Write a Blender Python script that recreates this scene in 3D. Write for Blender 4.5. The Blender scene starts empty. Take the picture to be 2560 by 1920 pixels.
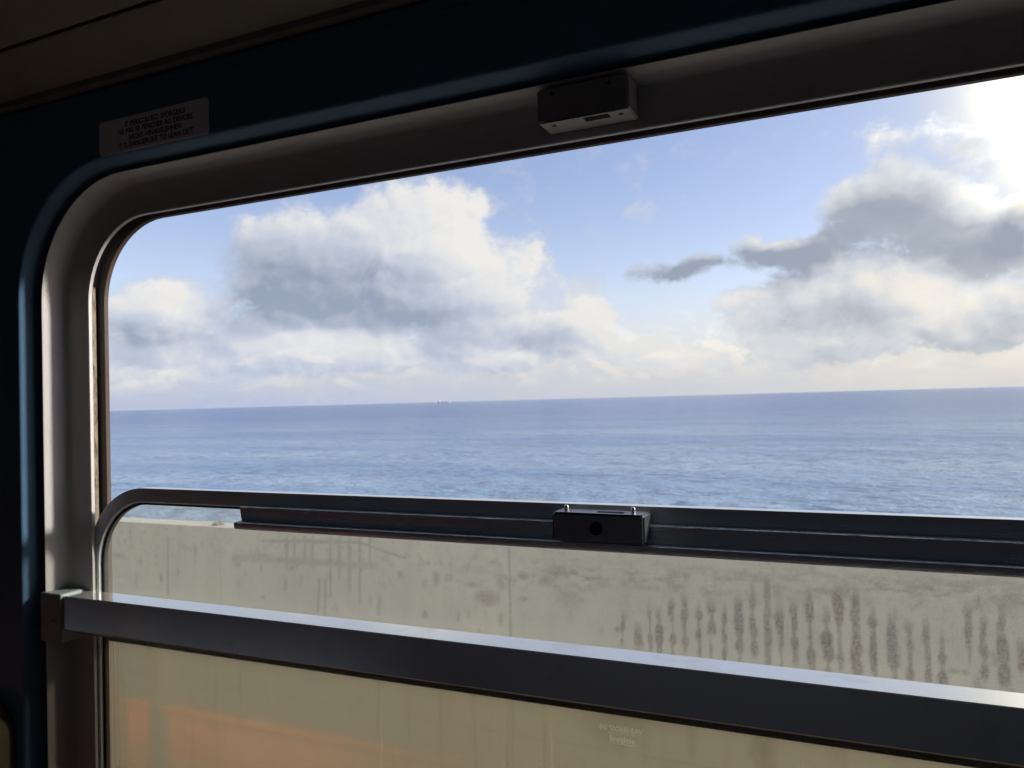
import bpy, bmesh, math, random
import numpy as np
from mathutils import Vector, Matrix
S = bpy.context.scene
C = S.collection
R = math.radians
rnd = random.Random(7)

# ------------------------------------------------------------------ camera
cd = bpy.data.cameras.new('camera'); cam = bpy.data.objects.new('camera', cd); C.objects.link(cam)
S.camera = cam
cd.sensor_width = 36.0; cd.lens = 36.0 * 1923 / 2560
cd.clip_start = 0.02; cd.clip_end = 200000
YAW, PIT, ROL = 0.41897, 0.02078, -0.02694
F = Vector((-math.sin(YAW)*math.cos(PIT), math.cos(YAW)*math.cos(PIT), math.sin(PIT)))
R0 = F.cross(Vector((0, 0, 1))).normalized(); U0 = R0.cross(F)
RR = R0*math.cos(ROL) + U0*math.sin(ROL); UU = -R0*math.sin(ROL) + U0*math.cos(ROL)
cam.matrix_world = Matrix(((RR.x, UU.x, -F.x, 0), (RR.y, UU.y, -F.y, 0), (RR.z, UU.z, -F.z, 0), (0, 0, 0, 1)))
cd.dof.use_dof = True; cd.dof.focus_distance = 0.66; cd.dof.aperture_fstop = 20.0

# ------------------------------------------------------------------ exposure
S.view_settings.view_transform = 'Standard'; S.view_settings.look = 'None'
S.view_settings.exposure = 0.0; S.view_settings.gamma = 1.0
S.view_settings.use_curve_mapping = False
S.cycles.use_denoising = True
S.cycles.max_bounces = 9; S.cycles.diffuse_bounces = 5; S.cycles.glossy_bounces = 4; S.cycles.transparent_max_bounces = 16
S.cycles.sample_clamp_indirect = 6.0

SUN_AZ, SUN_EL = 62.0, 24.0

# ------------------------------------------------------------------ node helpers
class NT:
    def __init__(s, nt): s.nt = nt; s.L = nt.links
    def n(s, t, **k):
        o = s.nt.nodes.new(t)
        for a, b in k.items(): setattr(o, a, b)
        return o
    def put(s, sock, v):
        if v is None: return
        if isinstance(v, bpy.types.NodeSocket): s.L.new(v, sock)
        else: sock.default_value = v
    def m(s, op, a, b=None, c=None, clamp=False):
        o = s.n('ShaderNodeMath', operation=op, use_clamp=clamp)
        for i, v in enumerate((a, b, c)): s.put(o.inputs[i], v)
        return o.outputs[0]
    def v(s, op, a, b=None, c=None, sc=None):
        o = s.n('ShaderNodeVectorMath', operation=op)
        for i, x in enumerate((a, b, c)): s.put(o.inputs[i], x)
        if sc is not None: s.put(o.inputs['Scale'], sc)
        return o.outputs['Value'] if op in ('LENGTH', 'DOT_PRODUCT', 'DISTANCE') else o.outputs[0]
    def xyz(s, x=0., y=0., z=0.):
        o = s.n('ShaderNodeCombineXYZ')
        for i, q in enumerate((x, y, z)): s.put(o.inputs[i], q)
        return o.outputs[0]
    def sep(s, v):
        o = s.n('ShaderNodeSeparateXYZ'); s.L.new(v, o.inputs[0]); return o.outputs
    def noise(s, vec, scale, detail=3., rough=.55, color=False, dist=0.):
        o = s.n('ShaderNodeTexNoise'); s.put(o.inputs['Vector'], vec)
        o.inputs['Scale'].default_value = scale; o.inputs['Detail'].default_value = detail
        o.inputs['Roughness'].default_value = rough; o.inputs['Distortion'].default_value = dist
        return o.outputs['Color' if color else 0]
    def rng(s, v, a, b, c=0., d=1., smooth=False):
        o = s.n('ShaderNodeMapRange'); o.interpolation_type = 'SMOOTHSTEP' if smooth else 'LINEAR'
        s.put(o.inputs[0], v)
        for i, q in enumerate((a, b, c, d)): s.put(o.inputs[i+1], q)
        return o.outputs[0]
    def mix(s, f, a, b, mode='MIX'):
        o = s.n('ShaderNodeMix', data_type='RGBA', blend_type=mode)
        s.put(o.inputs[0], f)
        for i, q in ((6, a), (7, b)):
            if isinstance(q, tuple): q = (*q[:3], 1.)
            s.put(o.inputs[i], q)
        return o.outputs[2]
    def bump(s, h, dist=.001, strength=1.):
        o = s.n('ShaderNodeBump'); s.put(o.inputs['Height'], h)
        o.inputs['Distance'].default_value = dist; o.inputs['Strength'].default_value = strength
        return o.outputs[0]

# ------------------------------------------------------------------ world: Nishita sky and clouds by direction
w = bpy.data.worlds.new('World'); S.world = w; w.use_nodes = True
w.node_tree.nodes.clear(); T = NT(w.node_tree)
sky = T.n('ShaderNodeTexSky', sky_type='NISHITA'); sky.sun_disc = False
sky.sun_elevation = R(SUN_EL); sky.sun_rotation = R(SUN_AZ)
sky.air_density = 1.0; sky.dust_density = 0.6; sky.ozone_density = 2.0

# group: cloud thickness at (azimuth, elevation) in degrees
g = bpy.data.node_groups.new('cloud_thickness', 'ShaderNodeTree')
g.interface.new_socket('P', in_out='INPUT', socket_type='NodeSocketVector')
g.interface.new_socket('D', in_out='OUTPUT', socket_type='NodeSocketFloat')
G = NT(g); gi = G.n('NodeGroupInput'); go = G.n('NodeGroupOutput')
P = gi.outputs[0]
w1 = G.v('SUBTRACT', G.noise(P, .11, 2., .5, True), (.5, .5, .5))
w2 = G.v('SUBTRACT', G.noise(P, .34, 4., .5, True), (.5, .5, .5))
PW = G.v('ADD', P, G.v('ADD', G.v('MULTIPLY', w1, (4., 2.6, 0.)), G.v('MULTIPLY', w2, (3.0, 2.4, 0.))))
BL = [  # azimuth, elevation, half width, half height, weight
 (-30.5, 13.2, 5.8, 3.8, 1.1), (-38.6, 10.6, 6.0, 3.3, 1.), (-27.4, 9.2, 6.5, 3.5, .9), (-32.6, 6.6, 10., 2.6, .8), (-18.9, 5.6, 4.1, 2., .9),
 (-15.2, 3.3, 5., 1.5, .7), (-40.8, 7.8, 3.8, 2., .6), (-48., 7.2, 4.0, 2.3, .9), (-50.5, 4.8, 4.5, 2.8, .8), (-45., 4.2, 5., 2.4, .8), (-41., 5., 4., 1.8, .6),
 (-37.7, 3.6, 7., 1.7, .8), (-30., 3.0, 7.5, 1.5, .7),
 (3.0, 12.2, 5.0, 2.6, 1.3), (8.2, 9.4, 3.6, 2.2, 1.2), (4.2, 16.2, 3.8, 1.5, .55), (8.2, 15., 2., 1.3, .9), (-1.8, 5.7, 6.4, 3.1, .9),
 (-1., 9.4, 3.6, 1.5, .6), (4.4, 7., 4.4, 2.8, .9), (9., 4.2, 4.4, 1.8, .9), (-5.8, 2.4, 8., 1.5, .65), (4., 3.4, 6.5, 1.5, .7), (-50.5, 1.6, 2.8, .6, .5), (-44., 2.2, 3.2, .6, .5), (-22., 3.0, 4., 1.1, .45),
 (-13.6, 9.3, 2.5, .85, .62), (-9.9, 9.0, 2.3, .85, .66), (-6.2, 9.9, 2.2, 1.2, .75), (-14.3, 13.2, 1.3, .8, .42), (-3.1, 9.6, 2.4, 1.2, .6), (-24., 4.6, 6., 1.9, .8), (-25., 14.4, 1.6, 1.3, .4), (-19., 8.2, 2.4, 1.4, .45),
 (-7.9, 6.9, 2.2, .7, .4), (12., 8., 4., 5., .9),
]
acc = None
for az, el, rx, ry, wt in BL:
    q = G.v('MULTIPLY_ADD', PW, (1/rx, 1/ry, 0.), (-az/rx, -el/ry, 0.))
    d = G.v('DOT_PRODUCT', q, q)
    b = G.m('MULTIPLY', G.m('MAXIMUM', G.m('SUBTRACT', 1.35, d), 0.), wt*.74)
    acc = b if acc is None else G.m('ADD', acc, b)
acc = G.m('MINIMUM', acc, 1.5)
fb = G.m('SUBTRACT', G.noise(PW, .38, 6., .52), .5)
acc = G.m('MULTIPLY_ADD', fb, 1.0, acc)
G.L.new(acc, go.inputs[0])

tc = T.n('ShaderNodeTexCoord'); sx, sy, sz = T.sep(tc.outputs['Generated'])
az = T.m('MULTIPLY', T.m('ARCTAN2', sx, sy), 57.2958)
el = T.m('MULTIPLY', T.m('ARCSINE', sz), 57.2958)
Pd = T.xyz(az, el, 0.)
def dens(vec):
    o = T.n('ShaderNodeGroup'); o.node_tree = g; T.L.new(vec, o.inputs[0]); return o.outputs[0]
D0 = dens(Pd)
D1 = dens(T.v('ADD', Pd, (.55, .5, 0.)))
D2 = dens(T.v('ADD', Pd, (2.2, 1.5, 0.)))
def blob(cx, cy, rx, ry):
    q = T.v('MULTIPLY_ADD', Pd, (1/rx, 1/ry, 0.), (-cx/rx, -cy/ry, 0.))
    return T.m('EXPONENT', T.m('MULTIPLY', T.v('DOT_PRODUCT', q, q), -1.))
wisp = T.m('SUBTRACT', T.noise(T.v('MULTIPLY', Pd, (.8, 1.2, 0.)), 1.6, 5., .6, dist=.6), .5)
cover = T.rng(T.m('MULTIPLY_ADD', wisp, .55, D0), -.02, .72, smooth=True)
# how much light reaches a cloud cell: less where cloud stands between it and the sun
lit = T.m('ADD', T.m('MULTIPLY', D2, T.rng(az, -25., -5., -.20, -.44)), T.rng(az, -25., -5., .80, .94))
lit = T.m('ADD', lit, T.m('MULTIPLY', T.m('SUBTRACT', D0, D1), .62))
for cx, cy, rx, ry, k in ((-41., 9.6, 5.5, 3.2, -.42), (-35., 8.0, 6., 2., -.26), (-32., 6.0, 9., 1.5, -.34), (-20.5, 4.6, 3., 1., -.3), (-27., 12.2, 5.5, 3.0, .24), (-22.5, 9.2, 2.4, 2., .2), (-17.5, 6.0, 2.8, 1.4, .35), (3.0, 11.8, 4.6, 2.8, -.75),
                          (8.0, 9.2, 3.4, 2.0, -.65), (4.6, 6.8, 3., 1.5, .5), (-2.5, 5.2, 4.5, 1.4, -.2), (9.5, 4.0, 3., 1.1, -.22), (-47.5, 7.6, 3., 1.5, .2), (-37.5, 4.4, 5., 1.0, .45), (-49.5, 2.2, 3., .5, .35), (-44., 3.0, 2.5, .6, .35), (-49., 5.2, 3.5, 1.2, -.3), (-44.5, 5.6, 3., 1.2, -.2), (-29., 4.0, 4., .8, -.2), (-24., 3.2, 2.5, .6, .2), (-11., 3., 5., .8, .15),
                          (-10.5, 9.2, 7., 1.6, -1.1), (-5.5, 9.6, 3., 1.3, -.4), (-14.3, 13.2, 1.5, 1.3, -.4), (-2.5, 9.8, 3., 1.2, -.3), (4.4, 15.8, 3., 1.4, -.5), (7.6, 15., 2.0, 1.3, -.9), (-38., 8.0, 5., 2.2, -.2)):
    lit = T.m('MULTIPLY_ADD', blob(cx, cy, rx, ry), k, lit)
cr = T.n('ShaderNodeValToRGB'); T.L.new(lit, cr.inputs[0])
cr.color_ramp.elements[0].position = .0; cr.color_ramp.elements[0].color = (.31, .365, .48, 1)
cr.color_ramp.elements[1].position = 1.; cr.color_ramp.elements[1].color = (.86, .845, .82, 1)
e_ = cr.color_ramp.elements.new(.45); e_.color = (.56, .61, .71, 1)
e_ = cr.color_ramp.elements.new(.75); e_.color = (.75, .76, .79, 1)
# warm brightening towards the sun
warm = T.rng(az, -25., 14., 0., 1.)
cloudc = T.mix(T.m('MULTIPLY', warm, .9), cr.outputs[0], T.mix(1., cr.outputs[0], (1.10, 1.04, .93), 'MULTIPLY'))
gl = T.m('ADD', blob(14.2, 16.8, 6.4, 6.2), T.m('MULTIPLY', blob(18., 20., 16., 13.), .35))
thin = T.rng(D2, .2, 1.3, 1., .12)
glow = T.m('MULTIPLY', gl, T.m('MULTIPLY', T.rng(D0, .5, 1.5, 1., .06), 1.))
cloudc = T.v('ADD', cloudc, T.v('SCALE', (1.0, .97, .86), sc=T.m('MULTIPLY', glow, 1.25)))
# low band of far cloud near the horizon
hz = T.rng(el, -.5, 9.5, 1., 0., smooth=True)
hzc = T.mix(T.rng(az, -44., 6.), (.46, .545, .73), (.66, .68, .69))
hzf = T.m('MULTIPLY', hz, T.rng(T.noise(T.v('MULTIPLY', Pd, (.35, 1., 0.)), .5, 4.), .3, .7, .85, 1.))
cover2 = T.m('MAXIMUM', cover, T.m('MULTIPLY', hzf, 1.0))
pn = T.noise(T.v('MULTIPLY', Pd, (.62, 1.15, 0.)), .42, 6., .56, dist=.5)
pn2 = T.noise(T.v('MULTIPLY', T.v('ADD', Pd, (.5, .45, 0.)), (.62, 1.15, 0.)), .42, 6., .56, dist=.5)
hzc = T.mix(T.m('MULTIPLY', T.rng(el, .8, 3.0), T.m('MULTIPLY', T.rng(el, 9., 5.5), T.rng(pn, .47, .62, 0., .85, smooth=True))), hzc, T.mix(T.rng(T.m('SUBTRACT', pn, pn2), -.05, .07), (.56, .62, .73), (.90, .86, .82)))
cloudc = T.mix(T.m('MULTIPLY', hz, .45), cloudc, hzc)
cloudc = T.mix(T.m('SUBTRACT', 1., T.m('MAXIMUM', cover, T.m('MULTIPLY', gl, .8), clamp=True)), cloudc, hzc)
cover3 = T.m('MAXIMUM', cover2, T.m('MULTIPLY', gl, 1.7), clamp=True)
back = T.m('MULTIPLY', T.rng(sy, -.05, -.35), T.rng(T.noise(T.v('MULTIPLY', tc.outputs['Generated'], (1., 1., 1.8)), 2.2, 5., .55), .34, .52, .35, 1., smooth=True))  # unseen bright cloud behind the train, added to light the parapet face
fill_cirrus = T.m('MULTIPLY', T.rng(el, 19., 30., smooth=True), T.rng(T.noise(T.v('MULTIPLY', Pd, (.5, 1., 0.)), .09, 4.), .3, .6, .4, .85))  # unseen high veil, added to brighten the bar top and interior
cover3 = T.m('MAXIMUM', T.m('MAXIMUM', cover3, back), fill_cirrus)
cloudc = T.mix(fill_cirrus, cloudc, (.88, .93, 1.02))
cloudc = T.mix(back, cloudc, (1.30, 1.27, 1.22))
above = T.rng(el, -.6, .0)
bg1 = T.n('ShaderNodeBackground'); bg2 = T.n('ShaderNodeBackground')
skyc = T.mix(1., sky.outputs[0], (1.50, 1.22, 1.24), 'MULTIPLY')
T.L.new(skyc, bg1.inputs[0]); bg1.inputs[1].default_value = .15
T.L.new(cloudc, bg2.inputs[0]); bg2.inputs[1].default_value = 1.
mx = T.n('ShaderNodeMixShader'); T.L.new(T.m('MULTIPLY', cover3, above), mx.inputs[0])
T.L.new(bg1.outputs[0], mx.inputs[1]); T.L.new(bg2.outputs[0], mx.inputs[2])
wo = T.n('ShaderNodeOutputWorld'); T.L.new(mx.outputs[0], wo.inputs[0])

# ------------------------------------------------------------------ sun
sd = bpy.data.lights.new('sun', 'SUN'); so = bpy.data.objects.new('sun', sd); C.objects.link(so)
sd.energy = 5.0; sd.angle = R(7.0); sd.color = (1., .93, .82)
sdir = Vector((math.sin(R(SUN_AZ))*math.cos(R(SUN_EL)), math.cos(R(SUN_AZ))*math.cos(R(SUN_EL)), math.sin(R(SUN_EL))))
so.rotation_euler = (-sdir).to_track_quat('-Z', 'Y').to_euler()
so.location = sdir*50

# ------------------------------------------------------------------ materials
def mat(name, fn):
    m = bpy.data.materials.new(name); m.use_nodes = True; m.node_tree.nodes.clear()
    t = NT(m.node_tree); out = t.n('ShaderNodeOutputMaterial')
    t.L.new(fn(t), out.inputs['Surface']); return m
def pbr(t, color, rough=.5, metal=0., normal=None, spec=.5, ior=None):
    p = t.n('ShaderNodeBsdfPrincipled')
    if isinstance(color, tuple): color = (*color[:3], 1.)
    t.put(p.inputs['Base Color'], color); t.put(p.inputs['Roughness'], rough); t.put(p.inputs['Metallic'], metal)
    p.inputs['Specular IOR Level'].default_value = spec
    if ior: p.inputs['IOR'].default_value = ior
    if normal is not None: t.L.new(normal, p.inputs['Normal'])
    return p
def paint(name, c, rough=.45, metal=0., var=.12, grain=900., dirt=.25, bump=.00005, stretch=(1, 1, 1)):
    def f(t):
        o = t.n('ShaderNodeTexCoord').outputs['Object']
        o = t.v('MULTIPLY', o, tuple(float(q) for q in stretch))
        big = t.noise(o, 9., 5., .6); fine = t.noise(o, grain, 2.)
        k = t.m('ADD', t.rng(big, .25, .75, 1-var, 1+var), t.rng(fine, .2, .8, -var*.5, var*.5))
        col = t.v('SCALE', c, sc=k)
        sp = t.rng(t.noise(o, 60., 6., .75), .60, .74)
        col = t.mix(t.m('MULTIPLY', sp, dirt), col, (c[0]*.45, c[1]*.42, c[2]*.36))
        r = t.rng(t.noise(o, 40., 5.), .3, .7, rough*.8, min(1., rough*1.25))
        return pbr(t, col, r, metal, t.bump(fine, bump*10)).outputs[0]
    return mat(name, f)
M = {}
M['frame'] = paint('frame_paint', (.52, .52, .52), .42, .1, .06)
M['sash'] = paint('sash_aluminium', (.66, .72, .78), .38, .3, .12, stretch=(.15, 1, 1), dirt=.6)
M['rail'] = paint('rail_aluminium', (.66, .72, .78), .26, .45, .12, stretch=(.1, 1, 1), dirt=.55)
M['blue'] = paint('blue_enamel', (.085, .18, .30), .42, 0., .10)
M['beige'] = paint('beige_laminate', (.30, .27, .20), .55, 0., .10)
M['greytrim'] = paint('grey_trim', (.22, .22, .21), .5, 0., .08)
M['black'] = paint('black_rubber', (.012, .012, .013), .7, 0., .1)
M['seal'] = paint('dark_seal', (.035, .033, .035), .6, 0., .2)
M['brown'] = paint('brown_guide', (.075, .052, .042), .65, 0., .25, stretch=(1, 1, .2))
M['block'] = paint('block_steel', (.30, .31, .34), .20, .8, .1, dirt=.4)
M['ublock'] = paint('striker_paint', (.32, .32, .33), .5, .1, .12)
M['chrome'] = paint('chrome', (.75, .72, .66), .12, 1., .05)
M['bracket'] = paint('bracket_paint', (.33, .40, .42), .5, .1, .15, dirt=.6)
M['orange'] = paint('orange_laminate', (.92, .20, .03), .4, 0., .06)
M['cream'] = paint('cream_laminate', (.10, .125, .17), .5, 0., .06)
M['post'] = paint('grey_post', (.10, .10, .09), .5, 0., .06)
M['floor'] = paint('grey_floor', (.05, .055, .065), .7, 0., .2)
M['olive'] = paint('olive_vinyl', (.16, .15, .10), .6, 0., .15)
M['label'] = paint('label_paper', (.86, .88, .90), .6, 0., .08)
M['ink'] = paint('label_ink', (.045, .045, .06), .6, 0., .1)
M['body'] = paint('carriage_body', (.74, .74, .72), .4, 0., .1)
M['ship'] = paint('ship_paint', (.44, .49, .58), .6, 0., .1, grain=.5)  # distance haze put into the ship's colour as paleness
M['stone'] = paint('stone', (.22, .20, .17), .9, 0., .3, grain=200.)

def f_bar(t):
    o = t.n('ShaderNodeTexCoord').outputs['Object']
    s_ = t.noise(t.v('MULTIPLY', o, (3., 60., 60.)), 8., 4., .6)
    fine = t.noise(t.v('MULTIPLY', o, (4., 1., 1.)), 300., 3., .6)
    dirt = t.rng(t.noise(o, 22., 6., .7), .55, .8)
    r = t.m('ADD', t.rng(s_, .3, .7, .08, .13), t.m('MULTIPLY', dirt, .10))
    col = t.mix(dirt, (.97, .97, .98), (.75, .72, .68))
    return pbr(t, col, r, .72, t.bump(fine, .00002)).outputs[0]
M['bar'] = mat('polished_bar', f_bar)

def f_rust(t):
    o = t.n('ShaderNodeTexCoord').outputs['Object']
    o2 = t.v('MULTIPLY', o, (1., 1., .35))
    a = t.rng(t.noise(o2, 160., 6., .7), .42, .62)
    b = t.rng(t.noise(o2, 420., 4., .7), .5, .7)
    col = t.mix(a, (.25, .22, .16), (.07, .045, .028))
    col = t.mix(t.m('MULTIPLY', b, .6), col, (.30, .29, .26))
    return pbr(t, col, .8, 0., t.bump(t.noise(o2, 300., 4.), .0008)).outputs[0]
M['rust'] = mat('corroded_guide', f_rust)

def glass(name, tint, dirtlo, dirthi, smear, refl=1., gr=.01, film_c=(.66, .64, .58)):
    def f(t):
        o = t.n('ShaderNodeTexCoord').outputs['Object']
        fr = t.n('ShaderNodeFresnel'); ge = t.n('ShaderNodeNewGeometry')
        t.put(fr.inputs['IOR'], t.m('MULTIPLY_ADD', ge.outputs['Backfacing'], 1/1.5-1.5, 1.5))
        fac = t.m('MULTIPLY', fr.outputs[0], refl, clamp=True)
        tr = t.n('ShaderNodeBsdfTransparent'); tr.inputs[0].default_value = (*tint, 1)
        gs = t.n('ShaderNodeBsdfGlossy'); gs.inputs['Roughness'].default_value = gr
        m1 = t.n('ShaderNodeMixShader'); t.put(m1.inputs[0], fac)
        t.L.new(tr.outputs[0], m1.inputs[1]); t.L.new(gs.outputs[0], m1.inputs[2])
        # salt film and dried drops
        film = t.noise(t.v('MULTIPLY', o, (1., 1., .45)), 7., 5., .6)
        spots = t.rng(t.noise(o, 520., 2., .5), .70, .78)
        spots = t.m('MULTIPLY', spots, t.rng(t.noise(o, 14., 3.), .4, .65))
        scr = t.rng(t.noise(t.v('MULTIPLY', o, (1., 1., .03)), 240., 2.), .70, .76)
        scr = t.m('MULTIPLY', scr, t.rng(t.noise(o, 5., 2.), .5, .65))
        d = t.m('ADD', t.rng(film, .3, .75, dirtlo, dirthi), t.m('MULTIPLY', t.m('ADD', spots, scr), smear))
        df = t.n('ShaderNodeBsdfDiffuse'); df.inputs[0].default_value = (.62, .60, .52, 1)
        tl = t.n('ShaderNodeBsdfTranslucent'); tl.inputs[0].default_value = (*film_c, 1)
        m2 = t.n('ShaderNodeMixShader'); m2.inputs[0].default_value = .6
        t.L.new(df.outputs[0], m2.inputs[1]); t.L.new(tl.outputs[0], m2.inputs[2])
        m3 = t.n('ShaderNodeMixShader'); t.put(m3.inputs[0], d)
        t.L.new(m1.outputs[0], m3.inputs[1]); t.L.new(m2.outputs[0], m3.inputs[2])
        return m3.outputs[0]
    return mat(name, f)
M['glass'] = glass('sash_glass', (.985, .985, .95), .07, .14, .40)
M['glass2'] = glass('fixed_glass', (1., .97, .88), .12, .21, .25, 5.5, .06, (.95, .80, .56))
def f_mark(t):
    a = t.n('ShaderNodeBsdfTranslucent'); a.inputs[0].default_value = (.95, .95, .88, 1)
    b = t.n('ShaderNodeBsdfTransparent'); m_ = t.n('ShaderNodeMixShader'); m_.inputs[0].default_value = .9
    t.L.new(b.outputs[0], m_.inputs[1]); t.L.new(a.outputs[0], m_.inputs[2]); return m_.outputs[0]
M['mark'] = mat('etched_mark', f_mark)

# ------------------------------------------------------------------ geometry helpers
def link(name, me, m, parent=None, smooth=False, **tags):
    o = bpy.data.objects.new(name, me); C.objects.link(o)
    if m is not None: me.materials.append(M[m] if isinstance(m, str) else m)
    if smooth:
        for p in me.polygons: p.use_smooth = True
    if parent is not None: o.parent = parent
    for k, v_ in tags.items(): o[k] = v_
    return o
def empty(name, loc=(0, 0, 0), **tags):
    o = bpy.data.objects.new(name, None); C.objects.link(o); o.location = loc; o.empty_display_size = .05
    for k, v_ in tags.items(): o[k] = v_
    return o
def from_bm(name, bm, m, parent=None, smooth=False, bevel=0., seg=2, **tags):
    if bevel:
        bmesh.ops.bevel(bm, geom=[e for e in bm.edges if e.is_manifold and e.calc_face_angle(0) > .6], offset=bevel, segments=seg, affect='EDGES', profile=.6)
    bmesh.ops.recalc_face_normals(bm, faces=bm.faces)
    me = bpy.data.meshes.new(name); bm.to_mesh(me); bm.free()
    o = link(name, me, m, parent, **tags)
    if smooth or bevel:
        me.shade_smooth() if hasattr(me, 'shade_smooth') else None
        try: me.set_sharp_from_angle(angle=R(35))
        except Exception: pass
    return o
def addbox(bm, x0, x1, y0, y1, z0, z1):
    r = bmesh.ops.create_cube(bm, size=1.)
    for v_ in r['verts']:
        v_.co = Vector((x0 if v_.co.x < 0 else x1, y0 if v_.co.y < 0 else y1, z0 if v_.co.z < 0 else z1))
    return r['verts']
def box(name, x0, x1, y0, y1, z0, z1, m, parent=None, bevel=0., **tags):
    bm = bmesh.new(); addbox(bm, x0, x1, y0, y1, z0, z1)
    return from_bm(name, bm, m, parent, bevel=bevel, **tags)
def cyl(bm, c, r, h, axis='Y', seg=24, r2=None):
    ms = {'Y': Matrix.Rotation(R(90), 4, 'X'), 'Z': Matrix.Identity(4), 'X': Matrix.Rotation(R(90), 4, 'Y')}[axis]
    return bmesh.ops.create_cone(bm, cap_ends=True, segments=seg, radius1=r, radius2=r if r2 is None else r2, depth=h, matrix=Matrix.Translation(c) @ ms)
def ring_pts(bx, rad, inset, y, n=14):
    x0, x1, z0, z1 = bx; x0 += inset; x1 -= inset; z0 += inset; z1 -= inset
    r = max(rad - inset, .003); out = []
    for cx, cz, a0 in ((x0+r, z1-r, 180), (x1-r, z1-r, 90), (x1-r, z0+r, 0), (x0+r, z0+r, -90)):
        for i in range(n+1):
            a = R(a0 - 90*i/n); out.append((cx + r*math.cos(a), y, cz + r*math.sin(a)))
    return out
def ring(name, bx, rad, prof, m, parent=None, closed=True, n=14, **tags):
    """sweep the profile [(inset, y)] round a rounded rectangle"""
    bm = bmesh.new(); rows = [[bm.verts.new(p) for p in ring_pts(bx, rad, i, y, n)] for i, y in prof]
    k = len(rows[0]); cnt = len(rows) if closed else len(rows)-1
    for a in range(cnt):
        A, B = rows[a], rows[(a+1) % len(rows)]
        for i in range(k):
            j = (i+1) % k; bm.faces.new((A[i], A[j], B[j], B[i]))
    return from_bm(name, bm, m, parent, smooth=True, **tags)
def pane(name, bx, rad, y0, y1, m, parent, **tags):
    bm = bmesh.new(); a = [bm.verts.new(p) for p in ring_pts(bx, rad, 0, y0)]; b = [bm.verts.new(p) for p in ring_pts(bx, rad, 0, y1)]
    bm.faces.new(a); bm.faces.new(b[::-1]); k = len(a)
    for i in range(k): bm.faces.new((a[i], a[(i+1) % k], b[(i+1) % k], b[i]))
    return from_bm(name, bm, m, parent, **tags)
def extr(name, poly, x0, x1, m, parent=None, bevel=0., **tags):
    """extrude a (y, z) polygon along x"""
    bm = bmesh.new(); A = [bm.verts.new((x0, y, z)) for y, z in poly]; B = [bm.verts.new((x1, y, z)) for y, z in poly]
    bm.faces.new(A); bm.faces.new(B[::-1]); k = len(A)
    for i in range(k): bm.faces.new((A[i], A[(i+1) % k], B[(i+1) % k], B[i]))
    return from_bm(name, bm, m, parent, bevel=bevel, smooth=True, **tags)
def text(name, lines, size, m, parent, origin, lead, xs=1., mirror=False, depth=.00008, word=1.0, align='CENTER'):
    cu = bpy.data.curves.new(name, 'FONT'); cu.body = '\n'.join(lines); cu.size = size; cu.extrude = depth
    cu.align_x = align; cu.space_line = lead; cu.space_word = word; cu.offset = size*.022; cu.resolution_u = 3
    o = bpy.data.objects.new('tmp', cu); C.objects.link(o)
    bpy.context.view_layer.update()
    me = bpy.data.meshes.new_from_object(o.evaluated_get(bpy.context.evaluated_depsgraph_get()))
    bpy.data.objects.remove(o)
    s_ = -1. if mirror else 1.
    for v_ in me.vertices:
        x, y, z = v_.co; v_.co = (origin[0] + s_*x*xs, origin[1] - z, origin[2] + y)
    me.name = name
    return link(name, me, m, parent)

# ------------------------------------------------------------------ sea, ground, parapet wall
SEA = -18.
def f_sea(t):
    o = t.n('ShaderNodeTexCoord').outputs['Object']
    a = t.noise(t.v('MULTIPLY', o, (1., 1.35, 1.)), .035, 5., .6)
    b = t.noise(t.v('MULTIPLY', o, (.8, 1.2, 1.)), .22, 5., .62)
    c = t.noise(o, 1.3, 3., .6)
    h = t.m('ADD', t.m('MULTIPLY', a, 3.2), t.m('ADD', t.m('MULTIPLY', b, 1.15), t.m('MULTIPLY', c, .16)))
    patch = t.rng(t.noise(t.v('MULTIPLY', o, (.35, 1.6, 1.)), .011, 4., .6), .35, .68)
    col = t.mix(patch, (.12, .245, .43), (.36, .49, .62))
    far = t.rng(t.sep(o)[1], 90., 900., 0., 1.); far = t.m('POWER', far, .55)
    col = t.mix(far, col, (.034, .10, .29))  # darkening by far wave facets put into the water colour
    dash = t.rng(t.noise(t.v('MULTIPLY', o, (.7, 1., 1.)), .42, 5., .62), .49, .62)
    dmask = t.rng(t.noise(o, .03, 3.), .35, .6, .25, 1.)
    col = t.mix(t.m('MULTIPLY', t.m('MULTIPLY', dash, dmask), .95), col, (.02, .08, .22))  # dark sides of ripples painted into the colour as dashes
    p = pbr(t, col, .16, 0., t.bump(h, 2.6), ior=1.333, spec=.50)
    return p.outputs[0]
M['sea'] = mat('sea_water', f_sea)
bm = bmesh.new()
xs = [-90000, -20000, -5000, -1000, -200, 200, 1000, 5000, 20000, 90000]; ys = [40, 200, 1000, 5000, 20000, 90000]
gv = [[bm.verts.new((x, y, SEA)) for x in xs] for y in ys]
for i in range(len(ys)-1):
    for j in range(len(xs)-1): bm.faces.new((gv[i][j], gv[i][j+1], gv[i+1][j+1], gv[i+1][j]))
from_bm('sea', bm, 'sea', kind='structure')

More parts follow.
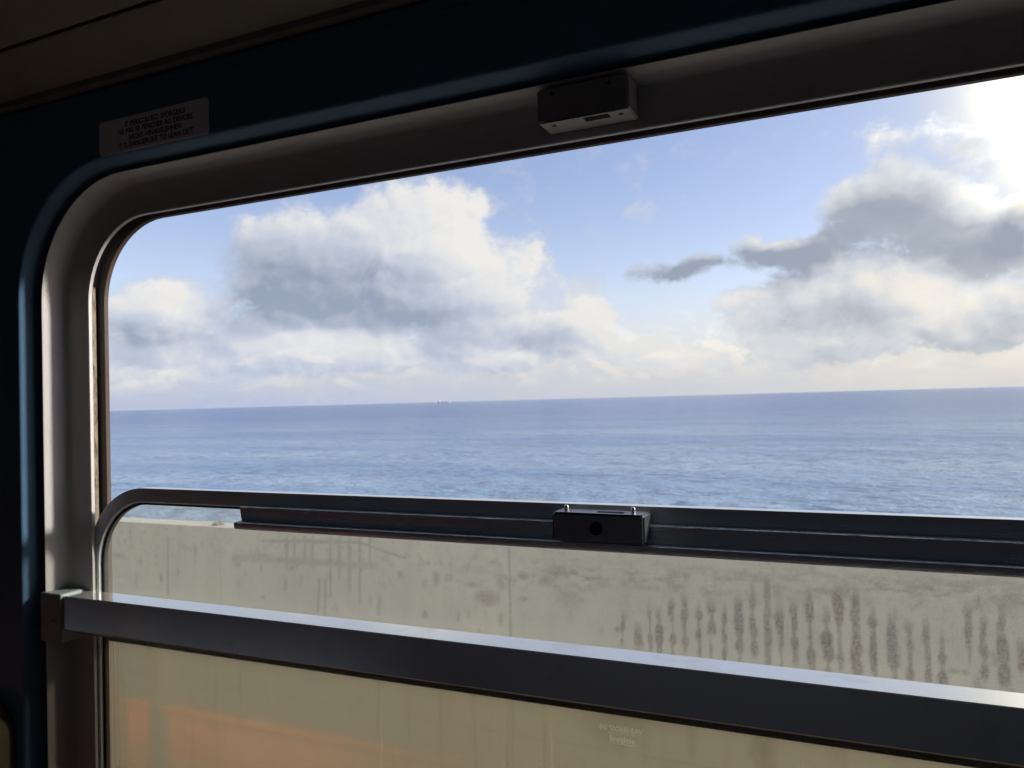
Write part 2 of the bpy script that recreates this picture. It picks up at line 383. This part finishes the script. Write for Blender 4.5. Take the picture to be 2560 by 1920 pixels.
def f_gravel(t):
    o = t.n('ShaderNodeTexCoord').outputs['Object']
    vo = t.n('ShaderNodeTexVoronoi'); t.put(vo.inputs['Vector'], o); vo.inputs['Scale'].default_value = 22.
    col = t.mix(t.rng(t.noise(o, 3., 4.), .3, .7), (.20, .18, .15), (.32, .29, .25))
    col = t.mix(.4, col, t.mix(vo.outputs['Color'], (.12, .11, .1), (.4, .37, .33)), 'MIX')
    return pbr(t, col, .95, 0., t.bump(vo.outputs['Distance'], .03)).outputs[0]
M['gravel'] = mat('trackside_gravel', f_gravel)
bm = bmesh.new()
prof = [(-400., -2.6), (-3., -2.6), (4.4, -2.6), (6., -3.4), (22., -11.), (42., -18.3), (70., -21.)]
xx = [-4000, -300, -60, 0, 60, 300, 4000]
gv = [[bm.verts.new((x, y, z)) for x in xx] for y, z in prof]
for i in range(len(prof)-1):
    for j in range(len(xx)-1): bm.faces.new((gv[i][j], gv[i][j+1], gv[i+1][j+1], gv[i+1][j]))
from_bm('ground', bm, 'gravel', kind='structure')

WS = 4.0/3.0
# concrete parapet; stains (their own shape) kept in an attribute on its face
WY, WT = 3.0, -.612
gx = np.concatenate([np.linspace(-60, -4.3, 40), np.arange(-4.29, .8, .007), np.linspace(.81, 30, 30)])
gz = np.concatenate([np.linspace(-2.62, -2.25, 6), np.arange(-2.24, WT, .007), [WT]])
X, Z = np.meshgrid(gx, gz); nr = np.random.default_rng(3)
def vnoise(x, z, sx_, sz_, seed):
    r_ = np.random.default_rng(seed); tab = r_.random((256, 256)); u = x/sx_; v_ = z/sz_
    i = np.floor(u).astype(int); j = np.floor(v_).astype(int); a = u-i; b = v_-j; a = a*a*(3-2*a); b = b*b*(3-2*b)
    q = lambda m_, n_: tab[m_ % 256, n_ % 256]
    return (q(i, j)*(1-a)+q(i+1, j)*a)*(1-b) + (q(i, j+1)*(1-a)+q(i+1, j+1)*a)*b
def fbm(x, z, sx_, sz_, seed, oc=4):
    s_ = 0; am = 1; tt = 0
    for k in range(oc): s_ = s_+am*vnoise(x, z, sx_/2**k, sz_/2**k, seed+k); tt += am; am *= .6
    return s_/tt
rough_n = fbm(X, Z, .05, .05, 11)-.5
ST = np.zeros_like(X); WM = np.zeros_like(X)
streaks = [(-0.881, -0.86, -0.98, 0.013), (-0.816, -0.913, -0.981, 0.026), (-0.767, -0.833, -0.999, 0.015), (-0.733, -0.845, -1.003, 0.023), (-0.682, -0.796, -1.001, 0.021), (-0.632, -0.777, -0.981, 0.022), (-0.577, -0.817, -1.001, 0.019), (-0.528, -0.795, -0.901, 0.029), (-0.537, -0.945, -0.996, 0.012), (-0.482, -0.802, -1.005, 0.016), (-0.429, -0.769, -1.006, 0.024), (-0.378, -0.715, -0.965, 0.023), (-0.325, -0.69, -1.002, 0.024), (-0.28, -0.792, -1.01, 0.021), (-0.231, -0.767, -0.977, 0.022), (-0.178, -0.721, -0.999, 0.025), (-0.122, -0.785, -0.999, 0.028), (-0.08, -0.707, -0.987, 0.025), (-0.026, -0.703, -1.002, 0.025), (0.03, -0.772, -1.001, 0.022), (0.09, -0.787, -1.004, 0.025), (0.143, -0.816, -1.001, 0.021), (0.196, -0.804, -0.994, 0.017), (0.241, -0.839, -1.002, 0.021), (0.321, -0.735, -0.915, 0.019), (0.365, -0.769, -0.98, 0.021), (0.419, -0.707, -0.98, 0.025), (0.47, -0.847, -0.929, 0.016)]
for k, (a, t1, b1, wd) in enumerate(streaks):
    lob = vnoise(X*0+k*7.3, Z, 1., .034, 40+k)
    wz = wd*(.16+.62*lob)
    xm = a + .006*(vnoise(X*0+k*3.1, Z, 1., .05, 90+k)-.5)
    fade = np.clip((t1+.03-Z)/.06, 0, 1)*np.clip((Z-b1+.03)/.03, 0, 1)
    e = np.clip((1.25-np.abs(X-xm+rough_n*.010)/wz)/.5, 0, 1)*fade*(.55+.45*np.clip(lob*1.5, 0, 1))*(.7+.6*(rough_n+.5))
    ST = np.maximum(ST, e*.8); WM = np.maximum(WM, e*(.2+.7*((k*37) % 10)/10))
def seg(x0, z0, x1, z1, wd, k):
    global ST
    vx, vz = x1-x0, z1-z0; L2 = vx*vx+vz*vz
    tt = np.clip(((X-x0)*vx+(Z-z0)*vz)/L2, 0, 1)
    d = np.hypot(X-x0-tt*vx, Z-z0-tt*vz)+rough_n*.014
    ST = np.maximum(ST, np.clip(1.3-d/wd, 0, 1)*k*(.5+.8*(rough_n+.5)))
seg(-2.715, -.668, -2.15, -.645, .008, .5); seg(-2.15, -.645, -1.894, -.704, .007, .5); seg(-2.907, -.763, -2.065, -.75, .02, .32)
for x0, z0, x1, z1 in [(-2.567, -0.645, -2.57, -0.787), (-2.518, -0.642, -2.521, -0.762), (-2.457, -0.639, -2.46, -0.758), (-2.41, -0.637, -2.414, -0.777), (-2.304, -0.632, -2.311, -0.909), (-2.252, -0.629, -2.257, -0.82), (-2.194, -0.627, -2.201, -0.879), (-2.137, -0.624, -2.145, -0.927), (-2.08, -0.621, -2.084, -0.756), (-2.376, -0.835, -2.386, -0.99), (-2.337, -0.834, -2.346, -0.997), (-2.031, -0.89, -2.041, -0.97), (-3.364, -0.683, -3.371, -0.98)]:
    seg(x0, z0, x1, z1, .009, .42)
seg(-1.371, -.587, -1.383, -2.4, .006, .55); seg(-3.0, -.6, -3.0, -2.5, .004, .25)
for cx, cz, rx, rz, k in [(-1.469, -.852, .055, .04, .6), (-1.554, -.801, .05, .016, .45), (-1.318, -.746, .035, .015, .55), (-1.216, -.757, .035, .016, .5), (-1.67, -.77, .03, .02, .4), (-2.579, -.87, .012, .012, .5), (-2.722, -.947, .012, .012, .5), (-3.748, -.8, .05, .02, .35), (-2.731, -.753, .09, .022, .3), (-1.1, -.82, .06, .04, .3), (-.9, -.93, .012, .012, .6), (-.62, -.70, .012, .01, .5), (-.3, -.83, .01, .01, .5), (.27, -.96, .02, .012, .5), (.31, -.96, .015, .01, .5),
                          (-.9, -1.30, .14, .10, .6), (-.35, -1.33, .05, .09, .8), (-.1, -1.30, .03, .12, .3), (-1.9, -1.36, .1, .05, .2), (-.62, -1.32, .02, .12, .35)]:
    d = np.hypot((X-cx)/rx, (Z-cz)/rz)+rough_n*1.6
    e = np.clip(1.25-d, 0, 1)**.7*k; ST = np.maximum(ST, e); WM = np.maximum(WM, e*.8)
for k in range(70):
    cx = nr.uniform(-4.0, .6); cz = nr.uniform(-1.0, -.66); rr_ = nr.uniform(.006, .02)
    d = np.hypot((X-cx)/rr_, (Z-cz)/(rr_*nr.uniform(.7, 3.)))+rough_n*2.2
    ST = np.maximum(ST, np.clip(1.2-d, 0, 1)*nr.uniform(.2, .5))
# run of dark lichen below the coping and shutter joints
band = np.clip(1-np.abs(Z-(-.70+.03*np.sin(X*1.1)))/.085, 0, 1)*np.clip((fbm(X, Z, .06, .02, 21)-.42)*4, 0, 1)*np.clip((X+1.75)/.4, 0, 1)
ST = np.maximum(ST, band*.55)
for zj in (-1.23, -1.42, -1.61, -1.80, -1.99):
    ST = np.maximum(ST, np.clip(1-np.abs(Z-zj-.004*rough_n)/.007, 0, 1)*.42*(fbm(X, Z, .3, .05, 71)+.2))
for xj in np.arange(-4.2, .9, .165):
    ST = np.maximum(ST, np.clip(1-np.abs(X-xj-.01*rough_n)/.007, 0, 1)*.75*(Z < -1.10)*np.clip((fbm(X, Z, .5, .35, 73)-.4)*3, 0, 1))
Z[-1] += (fbm(X[-1], X[-1]*0+.3, .08, 1., 301)-.5)*.006 + (fbm(X[-1], X[-1]*0+.3, .5, 1., 311)-.5)*.006
bm_v = np.stack([X.ravel(), np.full(X.size, WY), Z.ravel()], 1)
nz, nx = X.shape
idx = np.arange(nz*nx).reshape(nz, nx)
faces = np.stack([idx[:-1, :-1], idx[:-1, 1:], idx[1:, 1:], idx[1:, :-1]], -1).reshape(-1, 4)
top0 = idx[-1]; nb = nz*nx
back = np.stack([gx, np.full(nx, WY+.11), np.full(nx, WT+.004)], 1); low = np.stack([gx, np.full(nx, WY+.11), np.full(nx, -3.2)], 1)
f2 = [(int(top0[i]), int(top0[i+1]), nb+i+1, nb+i) for i in range(nx-1)] + [(nb+i, nb+i+1, nb+nx+i+1, nb+nx+i) for i in range(nx-1)]
me = bpy.data.meshes.new('parapet_wall')
bm_v *= WS; back *= WS; low *= WS
me.from_pydata(np.concatenate([bm_v, back, low]).tolist(), [], faces.tolist()+f2)
at = me.attributes.new('stain', 'FLOAT_COLOR', 'POINT')
cv = np.zeros((nb+2*nx, 4), dtype=np.float32); cv[:nb, 0] = ST.ravel(); cv[:nb, 1] = WM.ravel(); cv[:, 3] = 1
at.data.foreach_set('color', cv.ravel())
def f_conc(t):
    o = t.n('ShaderNodeTexCoord').outputs['Object']
    a = t.n('ShaderNodeAttribute', attribute_name='stain'); r_, g_, b_ = t.sep(a.outputs['Color'])
    big = t.noise(o, 1.1, 6., .6); mid = t.noise(t.v('MULTIPLY', o, (1., 1., .4)), 9., 6., .65); fine = t.noise(o, 110., 4., .6)
    col = t.mix(t.rng(big, .32, .68), (.45, .46, .43), (.55, .535, .475))
    col = t.mix(t.rng(mid, .38, .68, 0., .55), col, (.40, .42, .40))
    run = t.noise(t.v('MULTIPLY', o, (1., 1., .12)), 6., 5., .6)
    col = t.mix(t.rng(run, .48, .72, 0., .4), col, (.36, .35, .30))
    blot = t.rng(t.noise(o, 16., 6., .7), .52, .66); up = t.rng(t.sep(o)[2], -1.30, -1.0)
    col = t.mix(t.m('MULTIPLY', t.m('MULTIPLY', blot, up), .62), col, (.27, .28, .28))
    col = t.mix(t.rng(fine, .40, .64, 0., .42), col, (.30, .30, .28))
    pit = t.rng(t.noise(o, 60., 2.), .68, .74)
    col = t.mix(t.m('MULTIPLY', pit, .25), col, (.2, .19, .17))
    spk = t.rng(t.noise(o, 75., 4., .7), .36, .58, .45, 1.15)
    r_ = t.m('MULTIPLY', r_, spk)
    dk = t.mix(g_, (.10, .105, .11), (.17, .125, .085))
    col = t.mix(t.m('MULTIPLY', r_, 1.05, clamp=True), col, dk)
    return pbr(t, col, .9, 0., t.bump(t.m('ADD', fine, mid), .002)).outputs[0]
M['concrete'] = mat('weathered_concrete', f_conc)
link('parapet_wall', me, 'concrete', label='low stained concrete parapet wall beside the track, sea beyond it', category='wall')
bm = bmesh.new(); bmesh.ops.create_icosphere(bm, subdivisions=3, radius=1.)
for v_ in bm.verts:
    q = 1+.25*math.sin(7*v_.co.x+3*v_.co.y)*math.cos(5*v_.co.z); v_.co = Vector((v_.co.x*.030*q-3.06, v_.co.y*.025*q+WY+.05, v_.co.z*.014*q+WT+.006))*WS
from_bm('mortar_lump', bm, 'stone', smooth=True, label='small beige lump of mortar lying on top of the parapet', category='rubble')

# far ship
sh = empty('cargo_ship', (-5013., 9000., SEA), label='tiny hazy cargo ship far out on the horizon line', category='ship')
bm = bmesh.new()
hl = [(-85, 2), (-92, 15), (84, 15), (95, 19), (88, 2)]
A = [bm.verts.new((x, -11, z)) for x, z in hl]; B = [bm.verts.new((x, 11, z)) for x, z in hl]
bm.faces.new(A); bm.faces.new(B[::-1])
for i in range(5): bm.faces.new((A[i], A[(i+1) % 5], B[(i+1) % 5], B[i]))
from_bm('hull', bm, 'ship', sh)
bm = bmesh.new(); addbox(bm, -80, -56, -10, 10, 15, 33); addbox(bm, -74, -62, -9, 9, 33, 38)
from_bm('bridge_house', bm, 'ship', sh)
bm = bmesh.new()
for k in range(5): addbox(bm, -45+k*24, -26+k*24, -9, 9, 15, 21+(k % 2)*3)
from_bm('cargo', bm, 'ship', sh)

# ------------------------------------------------------------------ window frame (fixed)
OB = (-.870, .600, -.74, .2646)     # outer edge of the aluminium frame
wf = empty('window_frame', (0, 0, 0), label='grey aluminium frame with rounded corners around the train window', category='window frame')
ring('trim', OB, .135, [(-.001, .632), (-.001, .6010), (-.0004, .6), (.0004, .6), (.001, .6010), (.0012, .620), (.0025, .6255), (.0055, .6288), (.0095, .630), (.0385, .630), (.0398, .6296), (.0408, .6302), (.0410, .6340), (.031, .6342), (.031, .637), (-.001, .637)], 'frame', wf)
ring('guide_channel', OB, .135, [(.0305, .6375), (.028, .638), (.028, .651), (.0325, .652), (.0325, .6575), (.005, .6575), (.005, .6375)], 'seal', wf)
ring('outer_flange', OB, .135, [(.0327, .6515), (.0390, .6515), (.0397, .652), (.0398, .6572), (.0327, .6572)], 'brown', wf)
# corroded slide strip standing in the guide channel on the left
bm = bmesh.new(); addbox(bm, -.8418, -.8385, .6372, .6472, -.70, .150)
from_bm('guide_strip', bm, 'rust', wf, bevel=.0006, seg=1)
bm = bmesh.new(); addbox(bm, .5685, .5718, .6372, .6472, -.70, .150)
from_bm('guide_strip', bm, 'rust', wf, bevel=.0006, seg=1)
# fixed lower pane
bm = bmesh.new(); addbox(bm, -.8414, .5714, .6482, .6512, -.2758, -.222); 
from_bm('pane_rail', bm, 'black', wf, bevel=.0008, seg=1)
gl2 = box('fixed_pane', -.8412, .5712, .6486, .6508, -.71, -.2755, 'glass2', wf)
text('etched_mark', ['VA0103DSM00'], .0062, 'mark', gl2, (-.1945, .6484, -.2895), 1., 1.0, True)
text('etched_mark', ['siolguol'], .0075, 'mark', gl2, (-.1935, .6484, -.2985), 1., .95, True)
bm = bmesh.new()
addbox(bm, -.2055, -.181, .6483, .64845, -.2913, -.2909); addbox(bm, -.2045, -.2041, .6483, .64845, -.3000, -.2913); addbox(bm, -.2045, -.1815, .6483, .64845, -.3003, -.2999)
from_bm('etched_mark', bm, 'mark', gl2)
# striker block on the top of the frame
def slotted_box(name, x0, x1, y0, y1, z0, z1, slot, m, parent, bottom=True, bev=.0012):
    """box whose top or bottom has a real rectangular recess slot=(sx0,sx1,sy0,sy1,depth)"""
    bm = bmesh.new(); zf = z0 if bottom else z1; zo = z1 if bottom else z0
    sx0, sx1, sy0, sy1, dp = slot; zi = zf + (dp if bottom else -dp)
    P_ = lambda x, y, z: bm.verts.new((x, y, z))
    a = [P_(x0, y0, zf), P_(x1, y0, zf), P_(x1, y1, zf), P_(x0, y1, zf)]
    b = [P_(x0, y0, zo), P_(x1, y0, zo), P_(x1, y1, zo), P_(x0, y1, zo)]
    c = [P_(sx0, sy0, zf), P_(sx1, sy0, zf), P_(sx1, sy1, zf), P_(sx0, sy1, zf)]
    d = [P_(sx0, sy0, zi), P_(sx1, sy0, zi), P_(sx1, sy1, zi), P_(sx0, sy1, zi)]
    bm.faces.new(b); bm.faces.new(d)
    for i in range(4):
        j = (i+1) % 4; bm.faces.new((a[i], a[j], c[j], c[i])); bm.faces.new((a[i], a[j], b[j], b[i])); bm.faces.new((c[i], c[j], d[j], d[i]))
    es = [e for e in bm.edges if all(v_ in a+b for v_ in e.verts)]
    bmesh.ops.bevel(bm, geom=es, offset=bev, segments=3, affect='EDGES')
    return from_bm(name, bm, m, parent, smooth=True)
def screw(parent, x, y, z, r=.0035, slots=2, m='chrome'):
    bm = bmesh.new(); cyl(bm, (x, y, z), r, .0012, 'Y', 20, r*.8)
    o = from_bm('screw', bm, m, parent, smooth=True)
    bm = bmesh.new(); addbox(bm, x-r*.65, x+r*.65, y-.00085, y-.0006, z-r*.13, z+r*.13)
    if slots == 2: addbox(bm, x-r*.13, x+r*.13, y-.0009, y-.00061, z-r*.65, z+r*.65)
    k = from_bm('screw_slot', bm, 'black', parent)
    k.rotation_euler = (0, 0, 0)
    return o
ub = slotted_box('striker_block', -.2367, -.1577, .5995, .6298, .2316, .2605, (-.1985, -.1765, .603, .613, .012), 'ublock', wf, True)
for xx_ in (-.2230, -.1735): screw(ub, xx_, .5990, .2548, .0036, m='ublock')
for xx_ in (-.2255, -.1672):
    bm = bmesh.new(); cyl(bm, (xx_, .609, .2315), .0022, .0004, 'Z', 16)
    from_bm('pin_hole', bm, 'black', ub)

# ------------------------------------------------------------------ sliding sash
sa = empty('sliding_sash', (-.34, .64, -.0915), label='half lowered sliding window sash with glass pane and grip rail', category='window sash')
sa.rotation_euler = (0, R(.22), 0)
def loc(o):   # keep world-shaped coordinates under a placed root
    o.matrix_parent_inverse = Matrix.Translation((.34, -.64, .0915)); return o
SB = (-.8412, .5712, -.70, -.0915+.0001)
loc(ring('sash_frame', SB, .092, [(0, .6346), (.0015, .6344), (.0152, .6344), (.0163, .6352), (.0165, .6385), (.0165, .646), (0, .646)], 'sash', sa, n=20))
loc(ring('gasket', SB, .092, [(.0163, .6386), (.0195, .6390), (.0195, .6399), (.0195, .6445), (.0163, .6448)], 'black', sa, n=20))
sg = loc(pane('sash_glass', (-.8222, .5522, -.682, -.1103), .073, .6402, .6438, 'glass', sa))
X0, X1 = -.597, .327
gr = [(.6343, -.1055), (.6325, -.1066), (.6313, -.1073), (.6313, -.1228), (.6262, -.1237), (.6252, -.1245), (.6250, -.1290), (.6262, -.1312), (.6290, -.1318), (.6385, -.1318), (.6385, -.1055)]
bm = bmesh.new()
def seg_ex(bm, poly, x0, x1, sl=0.):
    A = [bm.verts.new((x0+sl*(p[1]-poly[0][1]), *p)) for p in poly]; B = [bm.verts.new((x1-sl*(p[1]-poly[0][1]), *p)) for p in poly]
    bm.faces.new(A); bm.faces.new(B[::-1]); k = len(A)
    for i in range(k): bm.faces.new((A[i], A[(i+1) % k], B[(i+1) % k], B[i]))
seg_ex(bm, [(.6384, -.1052), (.6262, -.1056), (.6255, -.1062), (.6255, -.1210), (.6384, -.1210)], X0, X1, -.16)
seg_ex(bm, [(.6384, -.1211), (.6200, -.1212), (.6188, -.1219), (.6184, -.1232), (.6186, -.1265), (.6200, -.1284), (.6230, -.1292), (.6384, -.1300)], X0-.0015, X1+.0015)
loc(from_bm('grip_rail', bm, 'rail', sa, smooth=True, bevel=.0005, seg=2))
lb = loc(slotted_box('latch_block', -.2368, -.1577, .607, .6310, -.1185, -.0948, (-.2005, -.1765, .6125, .6215, .010), 'block', sa, False, .0017))
def child(o, p):
    o.parent = p; return o
bm = bmesh.new()
for xx_ in (-.2270, -.1690):
    bm = bmesh.new(); cyl(bm, (xx_, .6165, -.0930), .0019, .0036, 'Z', 20); cyl(bm, (xx_, .6165, -.0905), .0019, .0014, 'Z', 20, .0012)
    from_bm('pin', bm, 'chrome', lb, smooth=True)
bm = bmesh.new(); cyl(bm, (-.1982, .6068, -.1072), .0058, .0012, 'Y', 36, .0054)
from_bm('push_button', bm, 'black', lb, smooth=True)

# ------------------------------------------------------------------ hand rail in front of the window
hr = empty('hand_rail', (-.858, .630, -.2375), label='polished grey hand rail bar crossing in front of the window', category='hand rail')
def hloc(o): o.matrix_parent_inverse = Matrix.Translation((.858, -.63, .2375)); return o
pb = [(.6003, -.2126), (.6012, -.2118), (.6300, -.2118), (.6306, -.2124), (.6306, -.2500), (.6290, -.2528), (.6025, -.2528), (.6010, -.2500), (.6000, -.2490)]
hloc(extr('bar', pb, -.8404, .5704, 'bar', hr))
for s_, xa, xb in ((0, -.876, -.8402), (1, .5702, .606)):
    bm = bmesh.new(); addbox(bm, xa, xb, .597, .6296, -.2660, -.2092)
    br = hloc(from_bm('bracket', bm, 'bracket', hr, bevel=.0028, seg=4))
    screw(br, (xa+xb)/2+.006, .5966, -.2395, .0042, 1, 'bracket')
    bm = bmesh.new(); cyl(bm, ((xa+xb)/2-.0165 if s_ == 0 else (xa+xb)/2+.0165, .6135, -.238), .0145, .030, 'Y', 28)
    hloc(from_bm('bracket_shade', bm, 'seal', hr, smooth=True))  # dark cylinder standing in for the bracket's shadow on the panel

# ------------------------------------------------------------------ blue wall panel with the window hole
HB = (-.8815, .6115, -.75, .2695)
bm = bmesh.new(); n = 14
prof = [(.0003, .640), (.0003, .6028), (-.0001, .6015), (-.0012, .5990), (-.0068, .5878), (-.0078, .5862), (-.0092, .5853), (-.0115, .5850)]
rows = [[bm.verts.new(p) for p in ring_pts(HB, .140, i, y, n)] for i, y in prof]
BX = (-3.2, 2.2, -1.6, .352)
last = ring_pts(HB, .140, -.0115, .585, n); outer = []
cx, cz = -.2, -.2
def bound(p):
    dx, dz = p[0]-cx, p[2]-cz; ts = []
    if dx > 0: ts.append((BX[1]-cx)/dx)
    if dx < 0: ts.append((BX[0]-cx)/dx)
    if dz > 0: ts.append((BX[3]-cz)/dz)
    if dz < 0: ts.append((BX[2]-cz)/dz)
    t_ = min(ts); return (cx+dx*t_, .585, cz+dz*t_)
outer = [bound(p) for p in last]
rows.append([bm.verts.new(p) for p in outer])
k = len(last)
for a in range(len(rows)-1):
    for i in range(k):
        j = (i+1) % k; bm.faces.new((rows[a][i], rows[a][j], rows[a+1][j], rows[a+1][i]))
# fill the four corners of the sheet
for c_ in ((BX[0], BX[3]), (BX[1], BX[3]), (BX[1], BX[2]), (BX[0], BX[2])):
    best = None
    for i in range(k):
        j = (i+1) % k; A_, B_ = outer[i], outer[j]
        onx = lambda p: abs(p[0]-c_[0]) < 1e-6; onz = lambda p: abs(p[2]-c_[1]) < 1e-6
        if (onx(A_) and onz(B_)) or (onz(A_) and onx(B_)): best = (i, j)
    if best: bm.faces.new((rows[-1][best[0]], rows[-1][best[1]], bm.verts.new((c_[0], .585, c_[1]))))
bp = from_bm('wall_panel', bm, 'blue', None, smooth=True, label='dark blue enamelled wall panel surrounding the train window', category='wall panel')
extr('edge_strip', [(.5855, .3400), (.5835, .3408), (.5835, .3512), (.5855, .3516)], -3.2, 2.2, 'blue', bp)
ring('gap_backing', OB, .135, [(-.016, .626), (-.0015, .626), (-.0015, .627), (-.016, .627)], 'black', bp)

# cornice and ceiling panels above the window
extr('cornice_moulding', [(.584, .3535), (.578, .3530), (.5745, .3555), (.5740, .3620), (.570, .3628), (.5845, .3655)], -3.2, 2.2, 'greytrim', None, label='thin grey cornice moulding between the blue wall panel and beige ceiling', category='moulding')
extr('ceiling_panel', [(.571, .3605), (.566, .3618), (.527, .3835), (.5255, .3855), (.529, .3900), (.582, .3700)], -3.2, 2.2, 'beige', None, label='lower sloping beige ceiling panel directly above the grey moulding', category='ceiling panel')
extr('ceiling_panel', [(.5190, .3850), (.5180, .3858), (.30, .50), (.10, .56), (.10, .575), (.30, .515), (.528, .397)], -3.2, 2.2, 'beige', None, label='upper beige ceiling panel above the dark gap, in the top left corner', category='ceiling panel')

# warning label
wl = box('warning_label', -.7480, -.5885, .5843, .5848, .2785, .3157, 'label', None, label='small pale rounded warning sticker with four lines of dark capitals on the blue panel', category='sticker')
bm = bmesh.new(); v4 = []
me_old = wl.data
A = ring_pts((-.7480, -.5885, .2785, .3157), .0045, 0, .5843, 6)
a = [bm.verts.new(p) for p in A]; b = [bm.verts.new((p[0], .5848, p[2])) for p in A]
bm.faces.new(a); bm.faces.new(b[::-1])
for i in range(len(a)): bm.faces.new((a[i], a[(i+1) % len(a)], b[(i+1) % len(a)], b[i]))
bmesh.ops.recalc_face_normals(bm, faces=bm.faces); bm.to_mesh(wl.data); bm.free()
for li, (tx, zc, xc) in enumerate((("E' PERICOLOSO SPORGERSI", .3050, -.6640), ('NE PAS SE PENCHER AU DEHORS', .2975, -.6640), ('NICHT HINAUSLEHNEN', .2900, -.6640), ('IT IS DANGEROUS TO LEAN OUT', .2825, -.6640))):
    text('lettering', [tx], .0080, 'ink', wl, (xc, .5841, zc), 1., .88, word=1.4)

# ------------------------------------------------------------------ folding seat edge, bottom left
fs = empty('folding_seat', (-1.0, .585, -.6), label='olive folded seat back hung low on the blue wall panel', category='seat')
o = pane('seat_back', (-1.30, -.904, -.86, -.338), .036, .562, .5835, 'olive', fs); o.matrix_parent_inverse = Matrix.Translation((1.0, -.585, .6))
o = box('hinge', -1.15, -.9, 0.566, .5845, -.80, -.77, 'greytrim', fs); o.matrix_parent_inverse = Matrix.Translation((1.0, -.585, .6))

# ------------------------------------------------------------------ rest of the corridor (reflected in the glass)
PY = -.20
pt = empty('corridor_partition', (-.5, PY, -1.6), label='cream corridor partition with orange lower panels reflected in the bottom pane', category='partition')
def ploc(o): o.matrix_parent_inverse = Matrix.Translation((.5, -PY, 1.6)); return o
ploc(box('upper_panel', -3.2, 2.2, PY-.04, PY, -.776, .62, 'cream', pt))
ploc(box('lower_panel', -3.2, 2.2, PY-.04, PY+.006, -1.6, -.780, 'orange', pt))
ploc(box('dado_ledge', -3.2, 2.2, PY+.0065, PY+.022, -.792, -.774, 'orange', pt, bevel=.006))
ploc(box('door_post', -1.72, -1.675, PY-.02, PY+.024, -1.6, .6, 'post', pt, bevel=.006))
box('floor', -3.2, 2.2, -.28, .60, -1.64, -1.60, 'floor', kind='structure')
box('ceiling', -3.2, 2.2, -.24, .60, .62, .66, 'greytrim', kind='structure')
box('wall_left', -3.24, -3.2, -.46, .64, -1.64, .66, 'beige', kind='structure')
box('wall_right', 2.2, 2.24, -.46, .64, -1.64, .66, 'beige', kind='structure')
# outside skin of the carriage: four sheets round the opening
sk = empty('carriage_shell', (0, .66, -1.7), label='grey outer shell of the carriage behind the window frame', category='carriage')
bm = bmesh.new()
addbox(bm, -8, -.8425, .6580, .6640, -1.9, .72); addbox(bm, .5725, 8, .6580, .6640, -1.9, .72)
addbox(bm, -.8425, .5725, .6580, .6640, .2372, .72); addbox(bm, -.8425, .5725, .6580, .6640, -1.9, -.7125)
o = from_bm('side_skin', bm, 'body', sk); o.matrix_parent_inverse = Matrix.Translation((0, -.66, 1.7))
bm = bmesh.new(); addbox(bm, -8, 8, -1.9, .664, .722, .80)
o = from_bm('roof', bm, 'body', sk); o.matrix_parent_inverse = Matrix.Translation((0, -.66, 1.7))
bm = bmesh.new(); addbox(bm, -8, 8, -2.0, -1.9, -1.9, .80); addbox(bm, -8, 8, -1.9, .66, -1.92, -1.90)
o = from_bm('underframe', bm, 'body', sk); o.matrix_parent_inverse = Matrix.Translation((0, -.66, 1.7))

for o in S.objects:
    if o.parent is None and 'label' in o: o['kind'] = 'thing'
